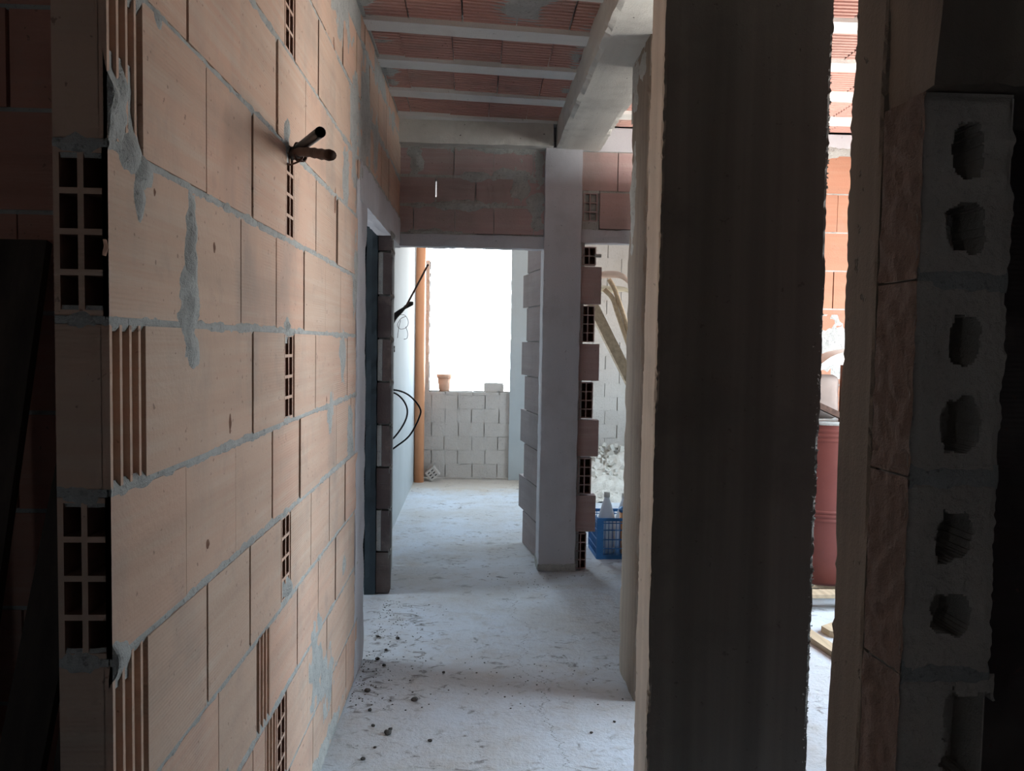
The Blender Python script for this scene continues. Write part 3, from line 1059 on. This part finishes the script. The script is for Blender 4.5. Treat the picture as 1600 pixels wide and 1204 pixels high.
m = MB(BLACK)
pth = [on(449, 240, -.03), on(462, 235, .02), on(480, 222, .085), on(500.5, 206.5, .16)]
m.tube(catmull(pth, 4), .0135, 14, cap=False)
m.tube(catmull(pth, 4), .0105, 14, cap=False)
part(m, 'straight_tube', t, True)
m = MB(RUST)
pth = [on(449, 239, -.03), on(462, 238, .025), on(474, 237, .07), on(488, 238.5, .12), on(503, 241, .17), on(518, 242.5, .215)]
m.tube(catmull(pth, 4), [.0125 + .0012 * math.sin(i * 2.1) for i in range(21)], 12)
part(m, 'bent_tube', t, True)
m = MB(BLACK)
m.tube(catmull([on(450, 247, -.02), on(462, 244, .02), on(468, 241, .05)], 5), .009, 10)
part(m, 'lower_tube', t, True)
m = MB(RUST)
m.tube(catmull([on(472, 238, .06), on(473, 246, .06), on(467, 252, .05), on(456, 256.5, .02), on(450, 257, 0)], 5), .0028, 6)
for f_ in (0, .005, .010, .015):
    c = on(465, 237.5, .032)
    m.tube([c + Vector((.014 * math.cos(a) * .5 + f_, .02 * math.cos(a), .026 * math.sin(a))) for a in [2 * PI * i / 12 for i in range(13)]], .0024, 5, cap=False)
part(m, 'tie_wire', t, True)

# blue crate with bottles, orange tub, pale rubble heap
cl = P(933, 873, 'Z', 0)
CX, CY, CW, CD, CH = cl.x, cl.y + .0, .46, .34, .30
t = thing('plastic_crate', 'blue plastic lattice crate on the floor beyond the right doorway', 'crate', (CX, CY, 0))
an = .03
crf = lambda u, v, w: Vector((CX + u * math.cos(an) - v * math.sin(an), CY + u * math.sin(an) * .2 + v * math.cos(an), w))


class CF:
    def __call__(s, u, v, w):
        return crf(u, v, w)


cf = CF()
for (nm, a0, a1) in (('side_panel', (0, 0), (CW, 0)), ('side_panel', (0, CD), (CW, CD)), ('side_panel', (0, 0), (0, CD)), ('side_panel', (CW, 0), (CW, CD))):
    m = MB(BLUE)
    du, dv = a1[0] - a0[0], a1[1] - a0[1]
    L = math.hypot(du, dv)
    ex, ey = du / L, dv / L
    pf = lambda s, w, th: crf(a0[0] + ex * s - ey * th, a0[1] + ey * s + ex * th, w)
    fr_ = lambda u, v, w: pf(u, w, v)
    nvb = int(L / .026)
    for i in range(nvb + 1):
        s_ = L * i / nvb
        wd = .004 if 0 < i < nvb else .016
        if i and i % 6 == 0 and i < nvb:
            wd = .006
        m.box((s_ - wd / 2, -.003, .02), (s_ + wd / 2, .005, CH - .02), fr=fr_)
    for z_, hh in ((.0, .028), (.075, .006), (.14, .007), (.21, .007), (.262, .006), (CH - .02, .022)):
        m.box((0, -.004, z_), (L, .007, z_ + hh), fr=fr_)
    if nm == 'side_panel' and a0 == (0, 0) and a1[1] == 0:
        m.box((-.004, -.006, 0), (.042, .010, CH), fr=fr_)
    part(m, nm, t)
m = MB(BLUE)
m.box((0, 0, .012), (CW, CD, .02), fr=cf)
part(m, 'bottom', t)


def bottle(u, v, z0, h, r, label, lean=0):
    c = crf(u, v, z0)
    tb = thing('bottle', label, 'bottle', tuple(c), 'milky bottles in the blue crate')
    m = MB(BOTT)
    m.lathe([(0, 0), (r * .95, 0), (r, .02), (r, h * .52), (r * .93, h * .6), (r * .5, h * .84), (r * .3, h * .92), (r * .3, h)], c, 22)
    part(m, 'bottle_body', tb, True)
    m = MB(WHITEP)
    m.lathe([(0, h + .018), (r * .34, h + .018), (r * .34, h - .018), (r * .3, h - .02)], c, 18)
    part(m, 'cap', tb, True)


bottle(.09, .14, .021, .43, .068, 'tall milky plastic bottle in the blue crate beside its left corner')
bottle(.25, .265, .021, .40, .065, 'milky plastic bottle in the blue crate behind the orange tub')
c = crf(.262, .097, .021)
t = thing('plastic_tub', 'orange tub with dark rim standing in the blue crate', 'tub', tuple(c))
m = MB(LABEL)
m.lathe([(0, 0), (.072, 0), (.085, .315), (.080, .315), (.068, .01), (0, .01)], c, 24)
part(m, 'tub_body', t, True)
m = MB(BLUE)
m.lathe([(.083, .312), (.091, .312), (.091, .335), (.083, .335), (.080, .312)], c, 24)
part(m, 'tub_rim', t, True)
m = MB(RUBB)
for i in range(260):
    a, b = rng.random(), rng.random()
    x, y = 1.05 + 1.0 * a, 7.9 + 1.05 * b
    hh = max(0, .42 * b * (1 - abs(2 * a - 1) ** 3) + .05 * nz((x, y, 0), 5))
    r = rng.uniform(.012, .04)
    z = max(r * .5, hh * rng.uniform(.85, 1.0))
    rm = Matrix.Rotation(rng.uniform(0, 6), 3, Vector((rng.random(), rng.random(), .2)).normalized())
    m.box((-r, -r * .7, -r * .5), (r, r * .7, r * .5), 0, rng.random(), Fr((x, y, z), rm @ Vector((1, 0, 0)), rm @ Vector((0, 1, 0)), rm @ Vector((0, 0, 1))))


def heap(a, b):
    x, y = .95 + 1.2 * a, 7.75 + 1.27 * b
    return (x, y, max(-.01, .42 * b * (1 - abs(2 * a - 1) ** 3) * (.9 + .3 * nz((x, y, 0), 4)) + .04 * nz((x, y, 0), 11)))


m.grid(40, 40, heap)
o = m.build('rubble')
tag(o, 'heap of pale plaster rubble against the white block wall behind the crate', 'rubble', kind='stuff')

# timber and bent tubes leaning in the end room
YL = 6.9
g = lambda x, y, d=0: P(x, y, 'Y', YL + d)
m = MB(WOOD)
a, b = g(918, 462), g(1003, 632)
dd = (b - a).normalized()
a = a - dd * .3
b = b + dd * 1.2
b = a + (b - a) * min(1, (a.z - .03) / max(1e-6, a.z - b.z))
nrm = Vector((0, 1, 0))
sd = dd.cross(nrm).normalized()
m.box((0, -.045, -.05), ((b - a).length, .045, .05), 0, .5, Fr(a, dd, sd, nrm))
tag(m.build('timber_beam', loc=tuple(b)), 'thick timber beam leaning diagonally in the room beyond the right doorway', 'timber')
for nm, lab, mat, pts, r in (
        ('bent_tube', 'upper pinkish bent tube curving over the leaning timber', PINKT, [(890, 433), (930, 430), (955, 428.5), (970, 430.5), (979, 437), (988, 449), (1000, 480), (1012, 520)], .032),
        ('bent_tube', 'lower cream bent tube curving under the pinkish tube', CREAM, [(890, 452), (930, 450.5), (955, 452), (968, 451.5), (980, 453.5), (992, 462), (1004, 486), (1016, 530)], .032)):
    dd_ = .30 if mat is PINKT else .52
    path = catmull([g(x, y, dd_) for x, y in pts], 5)
    e = path[-1].copy()
    path.append(Vector((e.x + .10, e.y, e.z * .5)))
    path.append(Vector((e.x + .16, e.y, .03)))
    rr = [r * (1 if i < 12 else max(.55, 1 - .05 * (i - 12))) for i in range(len(path))]
    m = MB(mat)
    m.tube(path, rr, 14)
    tag(m.build(nm, smooth=True, loc=tuple(path[-1])), lab, 'tube')
for nm, lab, pts in (('pole', 'inner slim pole slanting down from the cream bent tube', [(944, 452), (957, 466), (965, 490), (985, 548), (1010, 625)]),
                     ('pole', 'outer slim pole slanting down behind the inner pole', [(951, 436), (959, 449), (966, 468), (986, 528), (1014, 610)])):
    path = catmull([g(x, y, .36) for x, y in pts], 5)
    e, f_ = path[-1], path[-2]
    dd = (e - f_).normalized()
    path.append(e + dd * ((e.z - .02) / max(.05, -dd.z)))
    m = MB(WOOD)
    m.tube(path, .022, 10)
    tag(m.build(nm, smooth=True, loc=tuple(path[-1])), lab, 'pole')

# red drum on a pallet in the bright room
dx, dy = 2.26, 5.02
PH = .10
t = thing('pallet', 'pale timber pallet under the red drum', 'pallet', (dx, dy, 0))
for i in range(5):
    m = MB(WOOD)
    y_ = dy - .40 + .2 * i
    m.box((dx - .5, y_ - .055, PH - .022), (dx + .5, y_ + .055, PH))
    part(m, 'deck_board', t)
for xx in (-.44, .06, .44):
    for yy in (-.40, 0, .34):
        m = MB(WOOD)
        m.box((dx + xx - .05, dy + yy - .05, 0), (dx + xx + .05, dy + yy + .05, PH - .022))
        part(m, 'spacer_block', t)
t = thing('steel_drum', 'red steel drum with pressed ribs standing on the pallet', 'drum', (dx, dy, PH))
zt = P(1300, 660, 'Y', dy - .30).z
zr = P(1300, 808, 'Y', dy - .30).z
R = .30
m = MB(DRUM)
m.lathe([(0, PH), (R - .01, PH), (R, PH + .02), (R, zr - .03), (R, zt - .06), (R, zt - .012)], (dx, dy, 0), 48)
part(m, 'drum_shell', t, True)
m = MB(DRUM)
for dz in (-.028, 0, .024):
    m.lathe([(R, zr + dz - .011), (R + .009, zr + dz), (R, zr + dz + .011)], (dx, dy, 0), 48)
    part(m, 'pressed_rib', t, True)
    m = MB(DRUM)
for dz in (-.115, -.085, -.055):
    m.lathe([(R, zt + dz - .011), (R + .008, zt + dz), (R, zt + dz + .011)], (dx, dy, 0), 48)
    part(m, 'pressed_rib', t, True)
    m = MB(DRUM)
m = MB(MOR)
m.lathe([(R - .0, zt - .02), (R + .010, zt - .018), (R + .010, zt + .002), (R - .008, zt + .004), (R - .012, zt - .014), (0, zt - .014)], (dx, dy, 0), 48)
part(m, 'drum_lid', t, True)

# things stacked on the drum
yd = dy - .10
k = lambda x, y, d=0: P(x, y, 'Y', yd + d)
m = MB(RUST)
a, b = k(1272, 634, -.17), k(1325, 659, -.17)
m.prism([a, b, b + Vector((0, 0, .038)), a + Vector((0, 0, .038))], (0, .06, 0))
o = tag(m.build('batten', loc=tuple(b)), 'short dark batten propped across the top of the red drum', 'batten')
c0, c1 = k(1268, 648, -.05), k(1313, 646, -.05)
m = MB(PAPER)


def bag(a, b):
    th = 2 * PI * a
    z0 = zt + .006
    z1 = k(1290, 585).z
    w = (c1.x - c0.x + .20) / 2
    cx = c1.x - w
    s_ = (1 - abs(2 * b - 1) ** 6) ** .5
    rr = 1 + .05 * nz((math.cos(th), math.sin(th), b * 2), 3)
    return (cx + w * math.copysign(abs(math.cos(th)) ** .55, math.cos(th)) * (.86 + .14 * s_) * rr, yd + .02 + .09 * math.copysign(abs(math.sin(th)) ** .6, math.sin(th)) * (.3 + .7 * s_) * rr, z0 + (z1 - z0) * b)


m.grid(28, 20, bag)
m.face([bag(i / 28, 1) for i in range(28)])
m.face([bag(i / 28, 0) for i in range(28)])
tag(m.build('cement_sack', smooth=True, loc=(c1.x - .1, yd, zt)), 'pale pinkish grey cement sack standing on the red drum', 'sack')
m = MB(WHITEP)
pa = [k(1262, 590, -.22), k(1285, 574, -.22), k(1300, 566, -.22), k(1318, 562, -.22), k(1345, 561, -.22)]
pth = catmull(pa, 5)
for (p0, p1) in zip(pth[:-1], pth[1:]):
    i0 = pth.index(p0) / len(pth)
    h0, h1 = .02 + .034 * i0, .02 + .034 * (i0 + .05)
    m.raw([p0 + Vector((0, 0, h0)), p1 + Vector((0, 0, h1)), p1 + Vector((0, .16, h1 + .01)), p0 + Vector((0, .16, h0 + .01)),
           p0 - Vector((0, 0, h0 * .4)), p1 - Vector((0, 0, h1 * .4)), p1 + Vector((0, .16, -h1 * .4)), p0 + Vector((0, .16, -h0 * .4))],
          [(0, 1, 2, 3), (4, 7, 6, 5), (0, 4, 5, 1), (3, 2, 6, 7), (0, 3, 7, 4), (1, 5, 6, 2)])
tag(m.build('plastic_trough', loc=tuple(pth[8])), 'white curved plastic strip resting on the sack above the drum', 'strip')
m = MB(PEACH)
a, b = k(1311, 655, -.02), k(1309, 570, -.02)
m.box((a.x, yd - .05, zt - .012), (a.x + .16, yd - .01, b.z))
tag(m.build('offcut_board', loc=(a.x + .08, yd, zt)), 'ruddy offcut board standing on the drum right of the sack', 'board')

# boards on the floor of the bright room
m = MB(WOOD)
a, b = P(1258, 983, 'Z', .03), P(1345, 1040, 'Z', .03)
dd = (b - a).normalized()
m.box((-.25, -.035, -.03), ((b - a).length, .035, .0), 0, .5, Fr(a, dd, Vector((-dd.y, dd.x, 0)), (0, 0, 1)))
tag(m.build('floor_plank', loc=(a.x, a.y, 0)), 'narrow timber plank lying on the bright floor between the columns', 'plank')
m = MB(WOOD)
pts = [P(x, y, 'Z', .0) for x, y in ((1283, 987), (1300, 981), (1330, 985), (1330, 1002), (1296, 995))]
m.prism(pts, (0, 0, .035))
tag(m.build('timber_offcut', loc=tuple(pts[0])), 'pointed timber offcut on the bright floor behind the plank', 'timber')

# dark boards leaning in the shadow left of the partition
for i, (xb, w_, top, lean, lab) in enumerate([
        (-.94, .13, 2.05, .19, 'dark timber board leaning in the shadow right beside the partition end'),
        (-1.10, .10, 1.72, .22, 'narrow dark board leaning second from the partition end'),
        (-1.24, .12, 1.80, .06, 'dark board leaning third from the partition end'),
        (-1.42, .14, 1.55, .02, 'dark board leaning farthest left in the shadow')]):
    y0, y1 = 1.58 + .03 * i, 2.07
    fr = Fr((xb, y0, .002), (1, 0, 0), Vector((lean * .6, y1 - y0, top)).normalized(), Vector((0, -top, y1 - y0)).normalized())
    m = MB(WOOD_D)
    L = math.sqrt(top * top + (y1 - y0) ** 2)
    m.box((0, 0, -.028), (w_, L, 0), 0, .5, fr)
    tag(m.build('leaning_board', loc=(xb + w_ / 2, y0, 0)), lab, 'board', None)
m = MB(PAPER)
rough_box(m, (-1.72, 2.125, .0), (-1.30, 2.155, 1.91), .06, .004, .004, 71, 0, 5)
tag(m.build('panel_offcut', loc=(-1.4, 2.12, 0)), 'beige panel standing behind the dark leaning boards', 'panel')

# rubble chips scattered on the corridor floor
chips = [(621, 998, 9), (574, 1080, 11), (648, 1094, 12), (578, 1110, 9), (583, 1134, 7), (606, 1146, 14), (610, 1140, 9), (672, 1158, 9),
         (567, 1186, 9), (693, 1051, 7), (586, 1168, 6), (590, 995, 7), (600, 1040, 7), (590, 1030, 9), (603, 1016, 7), (924, 1145, 6), (960, 1128, 6)]
proto = None
for i, (x, y, s_) in enumerate(chips):
    p = P(x, y, 'Z', 0)
    r = s_ / F * p.y * .42
    if proto is None:
        bm = bmesh.new()
        bmesh.ops.create_icosphere(bm, subdivisions=2, radius=1)
        for v in bm.verts:
            v.co *= 1 + .35 * nz(v.co, 1.3, 5)
            v.co.z = max(v.co.z * .7, -.45) + .45
        me = bpy.data.meshes.new('rubble_chip')
        bm.to_mesh(me)
        bm.free()
        me.materials.append(CHIP)
        o = proto = bpy.data.objects.new('rubble_chip', me)
    else:
        o = proto.copy()
    COL.objects.link(o)
    o.location = (p.x, p.y, 0)
    o.scale = (r, r * rng.uniform(.7, 1.3), r)
    o.rotation_euler = (0, 0, rng.uniform(0, 6))
    tag(o, 'small dark chip of rubble lying on the dusty passage floor', 'rubble chip', 'rubble chips on the passage floor')
m = MB(CHIP)
for i in range(420):
    z_ = rng.random()
    if z_ < .62:
        y = rng.uniform(3.35, 4.75)
        x = -.53 + abs(rng.gauss(0, .13))
    elif z_ < .85:
        y = rng.uniform(3.3, 3.9)
        x = rng.uniform(-.4, .7)
    else:
        y = rng.uniform(5.0, 5.35)
        x = rng.uniform(.1, .8)
    r = rng.uniform(.0015, .0045)
    an = rng.uniform(0, 6)
    m.prism([(x + r * rng.uniform(.6, 1.3) * math.cos(an + k_ * 1.257), y + r * rng.uniform(.6, 1.3) * math.sin(an + k_ * 1.257), 0) for k_ in range(5)], (0, 0, r * .5))
tag(m.build('grit'), 'dark grit swept along the foot of the left wall', 'grit', kind='stuff')

# ================================================================ daylight
w = bpy.data.worlds.new('sky')
SC.world = w
w.use_nodes = True
nt = w.node_tree
bg = nt.nodes['Background']
tc = nt.nodes.new('ShaderNodeTexCoord')
sx = nt.nodes.new('ShaderNodeSeparateXYZ')
nt.links.new(tc.outputs['Generated'], sx.inputs[0])
mr = nt.nodes.new('ShaderNodeMapRange')
mr.inputs['From Min'].default_value = -.25
mr.inputs['From Max'].default_value = .25
nt.links.new(sx.outputs['Z'], mr.inputs['Value'])
mx = nt.nodes.new('ShaderNodeMix')
mx.data_type = 'RGBA'
mx.inputs[6].default_value = (1.0, .93, .86, 1)
mx.inputs[7].default_value = (.69, .86, 1.0, 1)
nt.links.new(mr.outputs['Result'], mx.inputs[0])
nt.links.new(mx.outputs[2], bg.inputs['Color'])
bg.inputs['Strength'].default_value = 11.5


def portal(name, loc, rot, sx_, sy_):
    l = bpy.data.lights.new(name, 'AREA')
    l.shape = 'RECTANGLE'
    l.size, l.size_y = sx_, sy_
    l.cycles.is_portal = True
    o = bpy.data.objects.new(name, l)
    COL.objects.link(o)
    o.location = loc
    o.rotation_euler = rot


portal('window_portal', (-.06, 9.25, 1.9), (-PI / 2, 0, 0), 1.3, 1.8)
portal('right_room_portal', (3.46, 3.76, 1.67), (0, PI / 2, 0), 2.15, 2.28)
portal('end_room_portal', (2.82, 7.5, 1.55), (0, PI / 2, 0), 1.1, 1.2)
portal('left_room_portal', (-3.62, 4.485, 1.55), (0, -PI / 2, 0), 2.1, .87)
portal('back_fill_portal', (-1.7, -1.31, 1.4), (PI / 2, 0, 0), .22, .22)  # sky through the opening added behind the camera for fill light

SC.view_settings.view_transform = 'Standard'
SC.view_settings.look = 'None'
SC.view_settings.exposure = 0.5
SC.view_settings.gamma = 1.0
SC.view_settings.use_curve_mapping = False
SC.cycles.max_bounces = 10
SC.cycles.diffuse_bounces = 6
SC.cycles.use_denoising = True
SC.cycles.sample_clamp_indirect = 20
SC.cycles.caustics_reflective = False
SC.cycles.caustics_refractive = False
